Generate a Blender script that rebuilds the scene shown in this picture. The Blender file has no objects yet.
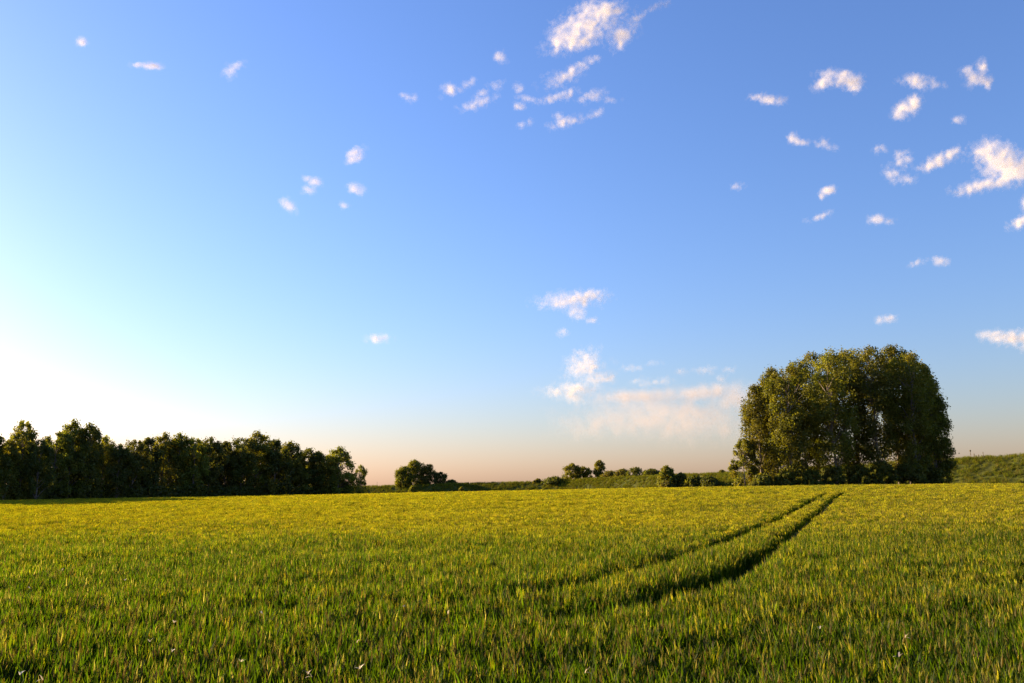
import bpy, math, random
import numpy as np
from mathutils import Vector, Matrix

SC = bpy.context.scene
COL = SC.collection
RNG = np.random.default_rng(7)
rad = math.radians

# ------------------------------------------------------------------ camera, sky, sun, exposure
F_PX, W_PX, H_PX = 826.0, 1024.0, 683.0
EYE = 2.3
PITCH, ROLL = rad(9.92), rad(0.6)
SUN_EL, SUN_AZ = rad(12.5), rad(-59.0)          # azimuth from +Y (view), negative = left

cam = bpy.data.cameras.new('camera')
cam_o = bpy.data.objects.new('camera', cam)
COL.objects.link(cam_o)
cam.sensor_width = 36.0
cam.lens = 36.0 * F_PX / W_PX
cam.clip_start = 0.1
cam.clip_end = 60000
CAM_R = Matrix.Rotation(math.pi / 2 + PITCH, 3, 'X') @ Matrix.Rotation(-ROLL, 3, 'Z')
cam_o.matrix_world = Matrix.Translation((0, 0, EYE)) @ CAM_R.to_4x4()
SC.camera = cam_o

world = bpy.data.worlds.new('World')
SC.world = world
world.use_nodes = True
nt = world.node_tree
nt.nodes.clear()
sky = nt.nodes.new('ShaderNodeTexSky')
sky.sky_type = 'NISHITA'
sky.sun_disc = False
sky.sun_elevation = SUN_EL
sky.sun_rotation = SUN_AZ
sky.altitude = 0
sky.air_density = 1.5
sky.dust_density = 0.6
sky.ozone_density = 6.0
bg = nt.nodes.new('ShaderNodeBackground')
bg.inputs['Strength'].default_value = 0.077
out = nt.nodes.new('ShaderNodeOutputWorld')
wb = nt.nodes.new('ShaderNodeMix')            # the camera's white balance for the sky
wb.data_type = 'RGBA'
wb.blend_type = 'MULTIPLY'
wb.inputs[0].default_value = 1.0
wb.inputs[7].default_value = (1.09, 0.90, 1.10, 1)
nt.links.new(sky.outputs[0], wb.inputs[6])
nt.links.new(wb.outputs[2], bg.inputs[0])
nt.links.new(bg.outputs[0], out.inputs[0])

sun = bpy.data.lights.new('sun', 'SUN')
sun.energy = 5.0
sun.angle = rad(0.5)
sun.color = (1.0, 0.78, 0.48)
sun_o = bpy.data.objects.new('sun', sun)
COL.objects.link(sun_o)
SUN_DIR = Vector((math.sin(SUN_AZ) * math.cos(SUN_EL), math.cos(SUN_AZ) * math.cos(SUN_EL), math.sin(SUN_EL)))
sun_o.rotation_euler = SUN_DIR.to_track_quat('Z', 'Y').to_euler()

SC.view_settings.view_transform = 'Standard'
SC.view_settings.look = 'None'
SC.view_settings.gamma = 1
SC.view_settings.use_curve_mapping = False
SC.view_settings.exposure = 1.82
SC.cycles.max_bounces = 8
SC.cycles.diffuse_bounces = 4
SC.cycles.transmission_bounces = 5
SC.cycles.transparent_max_bounces = 200


# ------------------------------------------------------------------ helpers
def ray(px, py):
    return CAM_R @ Vector(((px - 512) / F_PX, -(py - 341.5) / F_PX, -1))


def at(px, py, Y):
    """the point at depth Y (metres ahead) seen at a pixel of the photograph"""
    d = ray(px, py)
    return Vector((0, 0, EYE)) + d * (Y / d.y)


def lattice(ix, iy, iz, seed):
    h = (ix * 374761393 + iy * 668265263 + iz * 2147483647 + seed * 1274126177) & 0xFFFFFFFF
    h = ((h ^ (h >> 13)) * 1274126177) & 0xFFFFFFFF
    h = (h ^ (h >> 16)) & 0xFFFFFFFF
    return h / 4294967295.0


def vnoise(p, seed=0):
    p = np.asarray(p, float)
    i = np.floor(p).astype(np.int64)
    f = p - i
    f = f * f * (3 - 2 * f)
    r = 0
    for dx in (0, 1):
        for dy in (0, 1):
            for dz in (0, 1):
                w = (f[:, 0] if dx else 1 - f[:, 0]) * (f[:, 1] if dy else 1 - f[:, 1]) * (f[:, 2] if dz else 1 - f[:, 2])
                r = r + w * lattice(i[:, 0] + dx, i[:, 1] + dy, i[:, 2] + dz, seed)
    return r


def fbm(p, seed=0, octaves=4):
    p = np.asarray(p, float)
    a, s, t = 0.5, 0.0, 0.0
    for k in range(octaves):
        s = s + a * vnoise(p * (2.03 ** k) + 17.3 * k, seed + k)
        t += a
        a *= 0.5
    return s / t


def n2(x, y, scale, seed=0, octaves=3):
    x = np.atleast_1d(np.asarray(x, float))
    y = np.atleast_1d(np.asarray(y, float))
    return fbm(np.stack([x / scale + 500, y / scale + 500, 0 * x + 3.5], 1), seed, octaves)


def make_mesh(name, verts, faces, mat=None, cols=None, smooth=False):
    """verts (N,3); faces: list of (M,k) integer arrays; cols per vertex (N,3)"""
    me = bpy.data.meshes.new(name)
    verts = np.asarray(verts, np.float32)
    me.vertices.add(len(verts))
    me.vertices.foreach_set('co', verts.ravel())
    faces = [np.asarray(f, np.int32) for f in faces if len(f)]
    nl = sum(f.size for f in faces)
    npoly = sum(len(f) for f in faces)
    me.loops.add(nl)
    me.loops.foreach_set('vertex_index', np.concatenate([f.ravel() for f in faces]))
    me.polygons.add(npoly)
    tot = np.concatenate([np.full(len(f), f.shape[1], np.int32) for f in faces])
    me.polygons.foreach_set('loop_start', np.concatenate([[0], np.cumsum(tot)[:-1]]).astype(np.int32))
    me.polygons.foreach_set('loop_total', tot)
    if smooth:
        me.polygons.foreach_set('use_smooth', np.ones(npoly, bool))
    if cols is not None:
        a = me.color_attributes.new('tint', 'FLOAT_COLOR', 'POINT')
        c = np.ones((len(verts), 4), np.float32)
        c[:, :3] = cols
        a.data.foreach_set('color', c.ravel())
    me.update(calc_edges=True)
    me.validate()
    if mat:
        me.materials.append(mat)
    return me


class Geo:
    def __init__(self):
        self.v, self.q, self.t, self.c, self.n = [], [], [], [], 0

    def add(self, v, q=None, t=None, c=(1, 1, 1)):
        v = np.asarray(v, float)
        if q is not None and len(q):
            self.q.append(np.asarray(q, int) + self.n)
        if t is not None and len(t):
            self.t.append(np.asarray(t, int) + self.n)
        c = np.asarray(c, float)
        self.c.append(np.broadcast_to(c, (len(v), 3)) if c.ndim == 1 else c)
        self.v.append(v)
        self.n += len(v)

    def tube(self, pts, radii, sides=6, c=(1, 1, 1)):
        pts = np.asarray(pts, float)
        n = len(pts)
        tan = np.gradient(pts, axis=0)
        tan /= np.linalg.norm(tan, axis=1)[:, None] + 1e-9
        ref = np.array([0.31, 0.95, 0.05])
        a = np.cross(tan, ref)
        bad = np.linalg.norm(a, axis=1) < 0.1
        a[bad] = np.cross(tan[bad], [1, 0, 0])
        a /= np.linalg.norm(a, axis=1)[:, None]
        b = np.cross(tan, a)
        th = np.linspace(0, 2 * np.pi, sides, endpoint=False)
        ring = pts[:, None, :] + np.asarray(radii)[:, None, None] * (np.cos(th)[None, :, None] * a[:, None, :] + np.sin(th)[None, :, None] * b[:, None, :])
        v = ring.reshape(-1, 3)
        q = []
        for i in range(n - 1):
            for k in range(sides):
                k2 = (k + 1) % sides
                q.append((i * sides + k, i * sides + k2, (i + 1) * sides + k2, (i + 1) * sides + k))
        self.add(v, q=q, c=c)

    def mesh(self, name, mat, smooth=False):
        fs = []
        if self.q:
            fs.append(np.concatenate(self.q))
        if self.t:
            fs.append(np.concatenate(self.t))
        return make_mesh(name, np.concatenate(self.v), fs, mat, np.concatenate(self.c), smooth)


def link(name, data, parent=None, loc=None):
    o = bpy.data.objects.new(name, data)
    COL.objects.link(o)
    if parent is not None:
        o.parent = parent
    if loc is not None:
        o.location = loc
    return o


def tag(o, label=None, cat=None, group=None, kind=None):
    for k, v in (('label', label), ('category', cat), ('group', group), ('kind', kind)):
        if v:
            o[k] = v
    return o


# ------------------------------------------------------------------ materials
def new_mat(name):
    m = bpy.data.materials.new(name)
    m.use_nodes = True
    m.node_tree.nodes.clear()
    return m, m.node_tree.nodes, m.node_tree.links


def leaf_material(name, trans_tint=(1.5, 1.45, 0.5), trans=0.4, val=(0.75, 1.25), hue=(0.485, 0.515), rough=0.55, spec=0.12, use_random=True):
    """two-sided leaf: diffuse + translucent + faint sheen; base colour from the mesh's own tint, varied per object"""
    m, N, L = new_mat(name)
    at_ = N.new('ShaderNodeAttribute'); at_.attribute_name = 'tint'
    hsv = N.new('ShaderNodeHueSaturation')
    L.new(at_.outputs['Color'], hsv.inputs['Color'])
    if use_random:
        oi = N.new('ShaderNodeObjectInfo')
        m1 = N.new('ShaderNodeMapRange'); m1.inputs[3].default_value, m1.inputs[4].default_value = val
        L.new(oi.outputs['Random'], m1.inputs[0]); L.new(m1.outputs[0], hsv.inputs['Value'])
        ml = N.new('ShaderNodeMath'); ml.operation = 'MULTIPLY'; ml.inputs[1].default_value = 7.31
        fr = N.new('ShaderNodeMath'); fr.operation = 'FRACT'
        L.new(oi.outputs['Random'], ml.inputs[0]); L.new(ml.outputs[0], fr.inputs[0])
        m2 = N.new('ShaderNodeMapRange'); m2.inputs[3].default_value, m2.inputs[4].default_value = hue
        L.new(fr.outputs[0], m2.inputs[0]); L.new(m2.outputs[0], hsv.inputs['Hue'])
    df = N.new('ShaderNodeBsdfDiffuse')
    tr = N.new('ShaderNodeBsdfTranslucent')
    mx = N.new('ShaderNodeMixShader'); mx.inputs[0].default_value = trans
    tm = N.new('ShaderNodeMix'); tm.data_type = 'RGBA'; tm.blend_type = 'MULTIPLY'; tm.inputs[0].default_value = 1.0
    tm.inputs[7].default_value = (*trans_tint, 1)
    L.new(hsv.outputs[0], tm.inputs[6])
    L.new(hsv.outputs[0], df.inputs['Color']); L.new(tm.outputs[2], tr.inputs['Color'])
    L.new(df.outputs[0], mx.inputs[1]); L.new(tr.outputs[0], mx.inputs[2])
    gl = N.new('ShaderNodeBsdfGlossy'); gl.inputs['Roughness'].default_value = rough
    gl.inputs['Color'].default_value = (0.9, 0.9, 0.8, 1)
    mg = N.new('ShaderNodeMixShader'); mg.inputs[0].default_value = spec * 0.4
    L.new(mx.outputs[0], mg.inputs[1]); L.new(gl.outputs[0], mg.inputs[2])
    o = N.new('ShaderNodeOutputMaterial')
    L.new(mg.outputs[0], o.inputs[0])
    return m


def noise_material(name, c1, c2, scale=1.0, rough=0.95, detail=6, bump=0.0, tint=False):
    m, N, L = new_mat(name)
    tc = N.new('ShaderNodeTexCoord')
    nz = N.new('ShaderNodeTexNoise'); nz.inputs['Scale'].default_value = scale; nz.inputs['Detail'].default_value = detail
    L.new(tc.outputs['Object'], nz.inputs['Vector'])
    cr = N.new('ShaderNodeValToRGB')
    cr.color_ramp.elements[0].position, cr.color_ramp.elements[1].position = 0.35, 0.65
    cr.color_ramp.elements[0].color, cr.color_ramp.elements[1].color = (*c1, 1), (*c2, 1)
    L.new(nz.outputs['Fac'], cr.inputs[0])
    p = N.new('ShaderNodeBsdfPrincipled'); p.inputs['Roughness'].default_value = rough
    p.inputs['Specular IOR Level'].default_value = 0.1
    src = cr.outputs[0]
    if tint:
        a = N.new('ShaderNodeAttribute'); a.attribute_name = 'tint'
        mm = N.new('ShaderNodeMix'); mm.data_type = 'RGBA'; mm.blend_type = 'MULTIPLY'; mm.inputs[0].default_value = 1.0
        L.new(src, mm.inputs[6]); L.new(a.outputs['Color'], mm.inputs[7]); src = mm.outputs[2]
    L.new(src, p.inputs['Base Color'])
    if bump:
        b = N.new('ShaderNodeBump'); b.inputs['Strength'].default_value = bump
        L.new(nz.outputs['Fac'], b.inputs['Height']); L.new(b.outputs[0], p.inputs['Normal'])
    o = N.new('ShaderNodeOutputMaterial')
    L.new(p.outputs[0], o.inputs[0])
    return m


def cloud_material(name, alpha, white=(0.70, 0.655, 0.67)):
    """a puff of vapour: lets most light through, scatters the rest to both sides"""
    m, N, L = new_mat(name)
    df = N.new('ShaderNodeBsdfDiffuse'); df.inputs[0].default_value = (*white, 1)
    tr = N.new('ShaderNodeBsdfTranslucent'); tr.inputs[0].default_value = (*white, 1)
    mx = N.new('ShaderNodeMixShader'); mx.inputs[0].default_value = 0.5
    L.new(df.outputs[0], mx.inputs[1]); L.new(tr.outputs[0], mx.inputs[2])
    tp = N.new('ShaderNodeBsdfTransparent')
    m2 = N.new('ShaderNodeMixShader'); m2.inputs[0].default_value = alpha
    L.new(tp.outputs[0], m2.inputs[1]); L.new(mx.outputs[0], m2.inputs[2])
    o = N.new('ShaderNodeOutputMaterial')
    L.new(m2.outputs[0], o.inputs[0])
    return m


M_CROP = leaf_material('cereal_leaf', trans_tint=(1.55, 1.5, 0.4), trans=0.66, val=(0.75, 1.25), hue=(0.49, 0.512), spec=0.012)
M_GRASS = leaf_material('rough_grass_blade', trans_tint=(1.6, 1.45, 0.4), trans=0.35, val=(0.65, 1.3), hue=(0.475, 0.51), spec=0.02)
M_LEAF = leaf_material('tree_leaf', trans_tint=(1.7, 1.5, 0.35), trans=0.5, val=(0.8, 1.2), hue=(0.485, 0.51), spec=0.04)
M_BARK = noise_material('bark', (0.10, 0.075, 0.055), (0.24, 0.19, 0.15), scale=3.0, bump=0.4)
M_SOIL = noise_material('field_soil', (0.035, 0.032, 0.015), (0.06, 0.055, 0.025), scale=0.8, bump=0.3)
M_BANK = noise_material('bank_turf', (0.05, 0.058, 0.010), (0.09, 0.088, 0.016), scale=0.25, bump=0.4)
M_STALK = noise_material('dry_stalk', (0.10, 0.075, 0.04), (0.2, 0.15, 0.08), scale=9.0)
M_PETAL = leaf_material('withered_leaf', trans_tint=(1.0, 1.0, 0.9), trans=0.3, val=(0.9, 1.1))
M_CLOUD = cloud_material('cloud_vapour', 0.026)
M_VEIL = cloud_material('cloud_veil', 0.016, (0.57, 0.51, 0.50))

# ------------------------------------------------------------------ terrain
CROP_H = 0.60
# field edge: (pixel x, pixel y of the crop tops, depth)
EDGE = [(-220, 505.5, 108), (0, 500.5, 125), (120, 499, 152), (240, 497.5, 180), (345, 496.3, 206),
        (395, 495.8, 312), (453, 494.5, 298), (550, 493, 280), (590, 491.5, 265), (690, 489, 220), (733, 488, 200),
        (760, 486.5, 116), (842, 486, 113), (930, 485.6, 116), (958, 485, 154), (1024, 485, 142), (1250, 482, 122)]
ctrl = [(0, 0, 0), (-12, 6, 0), (12, 6, 0), (-40, 0, 0.0), (40, 0, 0.1), (0, 30, -0.03), (0, -60, 0), (-18, 40, -0.02), (20, 45, 0.02)]
for px, py, Y in EDGE + [(842, 485.0, 95), (930, 484.2, 95), (1024, 483.6, 95), (1150, 482.5, 95)]:
    p = at(px, py, Y)
    ctrl.append((p.x, p.y, p.z - CROP_H))
ctrl = np.array(ctrl)


def _U(r2):
    return np.where(r2 > 1e-9, r2 * np.log(np.maximum(r2, 1e-9)), 0)


def _tps(c):
    n = len(c)
    d2 = ((c[:, None, :2] - c[None, :, :2]) ** 2).sum(-1) / 1e4
    A = np.zeros((n + 3, n + 3))
    A[:n, :n] = _U(d2) + np.eye(n) * 0.02
    P = np.c_[np.ones(n), c[:, :2] / 100]
    A[:n, n:] = P
    A[n:, :n] = P.T
    return np.linalg.solve(A, np.r_[c[:, 2], 0, 0, 0])


TPS = _tps(ctrl)


def ground(x, y):
    x = np.atleast_1d(np.asarray(x, float)); y = np.atleast_1d(np.asarray(y, float))
    d2 = ((x[:, None] - ctrl[None, :, 0]) ** 2 + (y[:, None] - ctrl[None, :, 1]) ** 2) / 1e4
    z = _U(d2) @ TPS[:-3] + TPS[-3] + TPS[-2] * x / 100 + TPS[-1] * y / 100
    r = np.hypot(x, y - 100)
    w = np.clip((r - 230) / 250, 0, 1); w = w * w * (3 - 2 * w)
    return np.clip(z, -6, 3) * (1 - w) + w * -3.0


def gz(x, y):
    return float(ground([x], [y])[0])


def hit(px, py, h=CROP_H):
    """where the sight line through a pixel meets the crop tops"""
    d = ray(px, py)
    lo = None
    for Y in np.linspace(4, 330, 1500):
        p = Vector((0, 0, EYE)) + d * (Y / d.y)
        if p.z <= gz(p.x, p.y) + h:
            return p
    return at(px, py, 200)


# ground sheet: fine near, coarse to the horizon
ax = np.unique(np.concatenate([np.linspace(-260, 260, 105), np.sign(np.linspace(-1, 1, 41)) * (260 + np.abs(np.linspace(-1, 1, 41)) ** 2 * 7000)]))
ay = np.unique(np.concatenate([np.linspace(-60, 400, 93), 400 + np.linspace(0.05, 1, 16) ** 2 * 7000, -60 - np.linspace(0.1, 1, 8) ** 2 * 2000]))
gx, gy = np.meshgrid(ax, ay)
gzv = ground(gx.ravel(), gy.ravel())
gv = np.c_[gx.ravel(), gy.ravel(), gzv]
nx, ny = len(ax), len(ay)
ii = (np.arange(ny - 1)[:, None] * nx + np.arange(nx - 1)[None, :]).ravel()
gq = np.c_[ii, ii + 1, ii + nx + 1, ii + nx]
tag(link('ground', make_mesh('ground', gv, [gq], M_SOIL, smooth=True)), kind='structure')

# grass bank (dyke) behind the field: (pixel x, pixel y of its crest, depth of its foot)
BANK = [(235, 487.5, 345), (300, 487.3, 333), (370, 487.0, 320), (453, 484.4, 303), (550, 482.3, 286), (590, 479.5, 270), (640, 477.3, 248),
        (690, 475.2, 226), (740, 473.4, 206), (842, 466.5, 176), (945, 460.3, 157), (1024, 456.2, 146), (1120, 451, 134), (1300, 443, 117)]
bpx = np.linspace(235, 1300, 214)
b_top = np.interp(bpx, [b[0] for b in BANK], [b[1] for b in BANK])
b_Y = np.interp(bpx, [b[0] for b in BANK], [b[2] for b in BANK])
k_ = np.ones(9) / 9
b_top = np.convolve(np.pad(b_top, 4, 'edge'), k_, 'valid')
b_Y = np.convolve(np.pad(b_Y, 4, 'edge'), k_, 'valid')
foot, crest = [], []
for px, ty, Y in zip(bpx, b_top, b_Y):
    u = (px - 512) / F_PX
    f = Vector((u * Y, Y, 0)); f.z = gz(f.x, f.y) - 0.1
    c = at(px, ty, Y + 10)
    foot.append(f); crest.append(c)
foot = np.array([tuple(p) for p in foot]); crest = np.array([tuple(p) for p in crest])
out_dir = np.c_[crest[:, :2] - foot[:, :2], np.zeros(len(foot))]
out_dir /= np.linalg.norm(out_dir, axis=1)[:, None]
rows = []
for s in np.linspace(0, 1, 12):
    p = foot * (1 - s) + crest * s
    e = s * s * (3 - 2 * s) * 0.5 + s * 0.5
    p[:, 2] = foot[:, 2] * (1 - e) + crest[:, 2] * e
    p[:, 2] += (n2(p[:, 0], p[:, 1], 4.0, 11) - 0.5) * 0.5 * math.sin(math.pi * min(1, s + 0.08))
    rows.append(p)
for dd, dz in ((2, 0.05), (5, 0.0), (9, -1.5), (17, -5.5)):
    p = crest + out_dir * dd
    p[:, 2] += dz
    rows.append(p)
bank_rows = np.array(rows)
nr, nb = len(rows), len(foot)
ii = (np.arange(nr - 1)[:, None] * nb + np.arange(nb - 1)[None, :]).ravel()
tag(link('embankment', make_mesh('embankment', bank_rows.reshape(-1, 3), [np.c_[ii, ii + 1, ii + nb + 1, ii + nb]], M_BANK, smooth=True)), kind='structure')


# ------------------------------------------------------------------ tufts instanced as ground cover
def blade(g, base, az, length, width, lean, droop, col, segs=4, tip=0.05):
    d = np.array([math.cos(az), math.sin(az), 0.0])
    side = np.array([-math.sin(az), math.cos(az), 0.0])
    t = np.linspace(0, 1, segs + 1)
    ang = lean + droop * t ** 1.5
    stepv = length / segs
    pos = [np.array(base, float)]
    for i in range(segs):
        a = 0.5 * (ang[i] + ang[i + 1])
        pos.append(pos[-1] + stepv * (d * math.sin(a) + np.array([0, 0, math.cos(a)])))
    w = width * np.minimum(1, 0.45 + 1.2 * t) * np.maximum(tip, 1 - t ** 2.5)
    v = []
    for i, p in enumerate(pos):
        v += [p - side * w[i] / 2, p + side * w[i] / 2]
    q = [(2 * i, 2 * i + 1, 2 * i + 3, 2 * i + 2) for i in range(segs)]
    g.add(v, q=q, c=col)


def cereal_tuft(seed, size, stems, wmul, segs, ears, leaf_rgb, flag_rgb, ear_rgb):
    r = random.Random(seed)
    g = Geo()
    for _ in range(stems):
        x, y = r.uniform(-0.5, 0.5) * size * 1.25, r.uniform(-0.5, 0.5) * size * 1.25
        h = CROP_H * r.uniform(0.72, 1.06)
        az = r.uniform(0, 6.283)
        lean = abs(r.gauss(0, 0.09))
        gr = r.uniform(0.8, 1.25)
        stem_c = np.array(leaf_rgb) * 1.1 * gr
        leaf_c = np.array(leaf_rgb) * gr  # lower leaves darker than the flag leaf: canopy shade put into their colour
        blade(g, (x, y, 0), az, h * 0.86, 0.005 * wmul, lean, 0.05, stem_c, segs=2, tip=0.6)
        top = np.array((x, y, 0)) + h * 0.86 * np.array((math.cos(az) * math.sin(lean), math.sin(az) * math.sin(lean), math.cos(lean)))
        nl = 3 if segs > 2 else 2
        for k in range(nl):
            hb = h * (0.38 + 0.17 * k + r.uniform(-0.05, 0.05))
            la = r.uniform(0, 6.283)
            c = leaf_c * r.uniform(0.55, 1.6)
            if r.random() < 0.05:
                c = np.array((0.20, 0.17, 0.09)) * r.uniform(0.7, 1.1)
            blade(g, (x, y, hb), la, r.uniform(0.16, 0.30), r.uniform(0.008, 0.014) * wmul, r.uniform(0.05, 0.28), r.uniform(0.05, 0.8), c, segs=segs)
        # flag leaf standing up
        blade(g, (x, y, h * 0.70), r.uniform(0, 6.283), r.uniform(0.12, 0.22), r.uniform(0.008, 0.012) * wmul, r.uniform(0.02, 0.22), r.uniform(0.0, 0.5), np.array(flag_rgb) * r.uniform(0.75, 1.25), segs=segs)
        if r.random() < ears:
            ec = np.array(ear_rgb) * r.uniform(0.7, 1.2)
            el = r.uniform(0.07, 0.10)
            d = np.array((math.cos(az) * 0.25, math.sin(az) * 0.25, 1.0))
            g.tube([top, top + d * el * 0.4, top + d * el], [0.003 * wmul, 0.0062 * wmul, 0.0015 * wmul], sides=4, c=ec)
            if segs > 2:
                for k in range(4):
                    blade(g, top + d * el * r.uniform(0.3, 0.9), r.uniform(0, 6.28), r.uniform(0.06, 0.10), 0.0016 * wmul, r.uniform(0.08, 0.3), 0.1, ec * 1.1, segs=1, tip=0.2)
    return g


def grass_tuft(seed, size, n, hgt, width):
    r = random.Random(seed)
    g = Geo()
    for _ in range(n):
        x, y = r.gauss(0, 0.35) * size, r.gauss(0, 0.35) * size
        c = np.array((0.105, 0.128, 0.008)) * r.uniform(0.7, 1.3)
        if r.random() < 0.14:
            c = np.array((0.18, 0.12, 0.04)) * r.uniform(0.7, 1.2)
        blade(g, (x, y, -0.03), r.uniform(0, 6.283), hgt * r.uniform(0.5, 1.15), width * r.uniform(0.7, 1.3), abs(r.gauss(0.15, 0.15)), r.uniform(0.2, 1.0), c, segs=3)
    return g


def scatter(name, pts, rot, scl, vid, tufts, mat):
    """one stuff object: points carrying rotation, scale and variant, tufts instanced on them"""
    me = bpy.data.meshes.new(name)
    me.vertices.add(len(pts))
    me.vertices.foreach_set('co', np.asarray(pts, np.float32).ravel())
    a = me.attributes.new('rot', 'FLOAT_VECTOR', 'POINT'); a.data.foreach_set('vector', np.asarray(rot, np.float32).ravel())
    a = me.attributes.new('scl', 'FLOAT_VECTOR', 'POINT'); a.data.foreach_set('vector', np.asarray(scl, np.float32).ravel())
    a = me.attributes.new('vid', 'INT', 'POINT'); a.data.foreach_set('value', np.asarray(vid, np.int32))
    me.materials.append(mat)
    o = link(name, me)
    src = bpy.data.collections.new(name + '_variants')
    for i, t in enumerate(tufts):
        src.objects.link(bpy.data.objects.new('%s_variant_%02d' % (name, i), t))
    ng = bpy.data.node_groups.new(name + '_scatter', 'GeometryNodeTree')
    ng.interface.new_socket('Geometry', in_out='INPUT', socket_type='NodeSocketGeometry')
    ng.interface.new_socket('Geometry', in_out='OUTPUT', socket_type='NodeSocketGeometry')
    N, L = ng.nodes, ng.links
    gi, go = N.new('NodeGroupInput'), N.new('NodeGroupOutput')
    ci = N.new('GeometryNodeCollectionInfo')
    ci.inputs['Collection'].default_value = src
    ci.inputs['Separate Children'].default_value = True
    ci.inputs['Reset Children'].default_value = True
    ip = N.new('GeometryNodeInstanceOnPoints')
    ip.inputs['Pick Instance'].default_value = True

    def attr(n, ty):
        x = N.new('GeometryNodeInputNamedAttribute'); x.data_type = ty; x.inputs['Name'].default_value = n
        return x.outputs['Attribute']
    e = N.new('FunctionNodeEulerToRotation')
    L.new(attr('rot', 'FLOAT_VECTOR'), e.inputs[0])
    L.new(gi.outputs[0], ip.inputs['Points'])
    L.new(ci.outputs[0], ip.inputs['Instance'])
    L.new(attr('vid', 'INT'), ip.inputs['Instance Index'])
    L.new(e.outputs[0], ip.inputs['Rotation'])
    L.new(attr('scl', 'FLOAT_VECTOR'), ip.inputs['Scale'])
    L.new(ip.outputs[0], go.inputs[0])
    md = o.modifiers.new('scatter', 'NODES')
    md.node_group = ng
    tag(o, kind='stuff')
    return o


# --- tractor tracks through the crop, read off the photograph and laid on the ground
TRACK_PX = [[(0, 626), (220, 619), (400, 615), (500, 612), (602, 605), (680, 583), (736, 565), (774, 541), (805, 517), (829, 499), (843, 489)],
            [(0, 604), (200, 600), (320, 597), (430, 596), (500, 595), (551, 581), (628, 565), (679, 550), (705, 542), (756, 522), (807, 499), (827, 489.5)]]
tracks = []
for tp in TRACK_PX:
    P = np.array([tuple(hit(px, py + 2)) for px, py in tp])
    s = np.r_[0, np.cumsum(np.linalg.norm(np.diff(P[:, :2], axis=0), axis=1))]
    t = np.linspace(0, s[-1], 900)
    q = np.c_[np.interp(t, s, P[:, 0]), np.interp(t, s, P[:, 1])]
    kk = np.ones(41) / 41
    q = np.c_[np.convolve(np.pad(q[:, 0], 20, 'edge'), kk, 'valid'), np.convolve(np.pad(q[:, 1], 20, 'edge'), kk, 'valid')]
    tracks.append(q)
P0, P1 = hit(862, 487.5), hit(868, 520)
tt = np.linspace(0, 1, 200)
FAINT = np.c_[P0.x + (P1.x - P0.x) * tt, P0.y + (P1.y - P0.y) * tt]


def track_dist(x, y, q):
    d = np.full(len(x), 1e9)
    for a in range(0, len(x), 20000):
        X, Yy = x[a:a + 20000], y[a:a + 20000]
        d[a:a + 20000] = np.sqrt(((X[:, None] - q[None, ::2, 0]) ** 2 + (Yy[:, None] - q[None, ::2, 1]) ** 2).min(1))
    return d


def field_limit(x, y):
    px = 512 + F_PX * x / np.maximum(y, 0.5)
    return np.interp(px, [e[0] for e in EDGE], [e[2] for e in EDGE])


ZONES = [(3.2, 14, 0.115, 0), (14, 30, 0.16, 1), (30, 65, 0.25, 2), (65, 125, 0.40, 3), (125, 320, 0.72, 4)]
TUFTS = []
for z, (_a, _b, s, lod) in enumerate(ZONES):
    stems = [4, 8, 15, 26, 42][lod]
    wmul = [1.75, 1.65, 1.7, 2.2, 3.6][lod]
    segs = [4, 3, 2, 2, 2][lod]
    for k in range(5):      # darker green, only a few ears out: near-stem shade put into the colour
        TUFTS.append(cereal_tuft(100 * z + k, s, stems, wmul, segs, 0.22, (0.029, 0.054, 0.002), (0.082, 0.106, 0.004), (0.30, 0.25, 0.10)).mesh('cereal_tuft', M_CROP))
    for k in range(5):      # eared all over, far field's grazing light put into yellower tones
        TUFTS.append(cereal_tuft(100 * z + 50 + k, s, stems, wmul, segs, 0.95, (0.045, 0.072, 0.002), (0.112, 0.122, 0.002), ((0.36, 0.33, 0.05), (0.38, 0.345, 0.045), (0.41, 0.375, 0.04), (0.44, 0.405, 0.035), (0.46, 0.415, 0.03))[z]).mesh('cereal_tuft', M_CROP))
AP, AR, AS, AV = [], [], [], []
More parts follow.
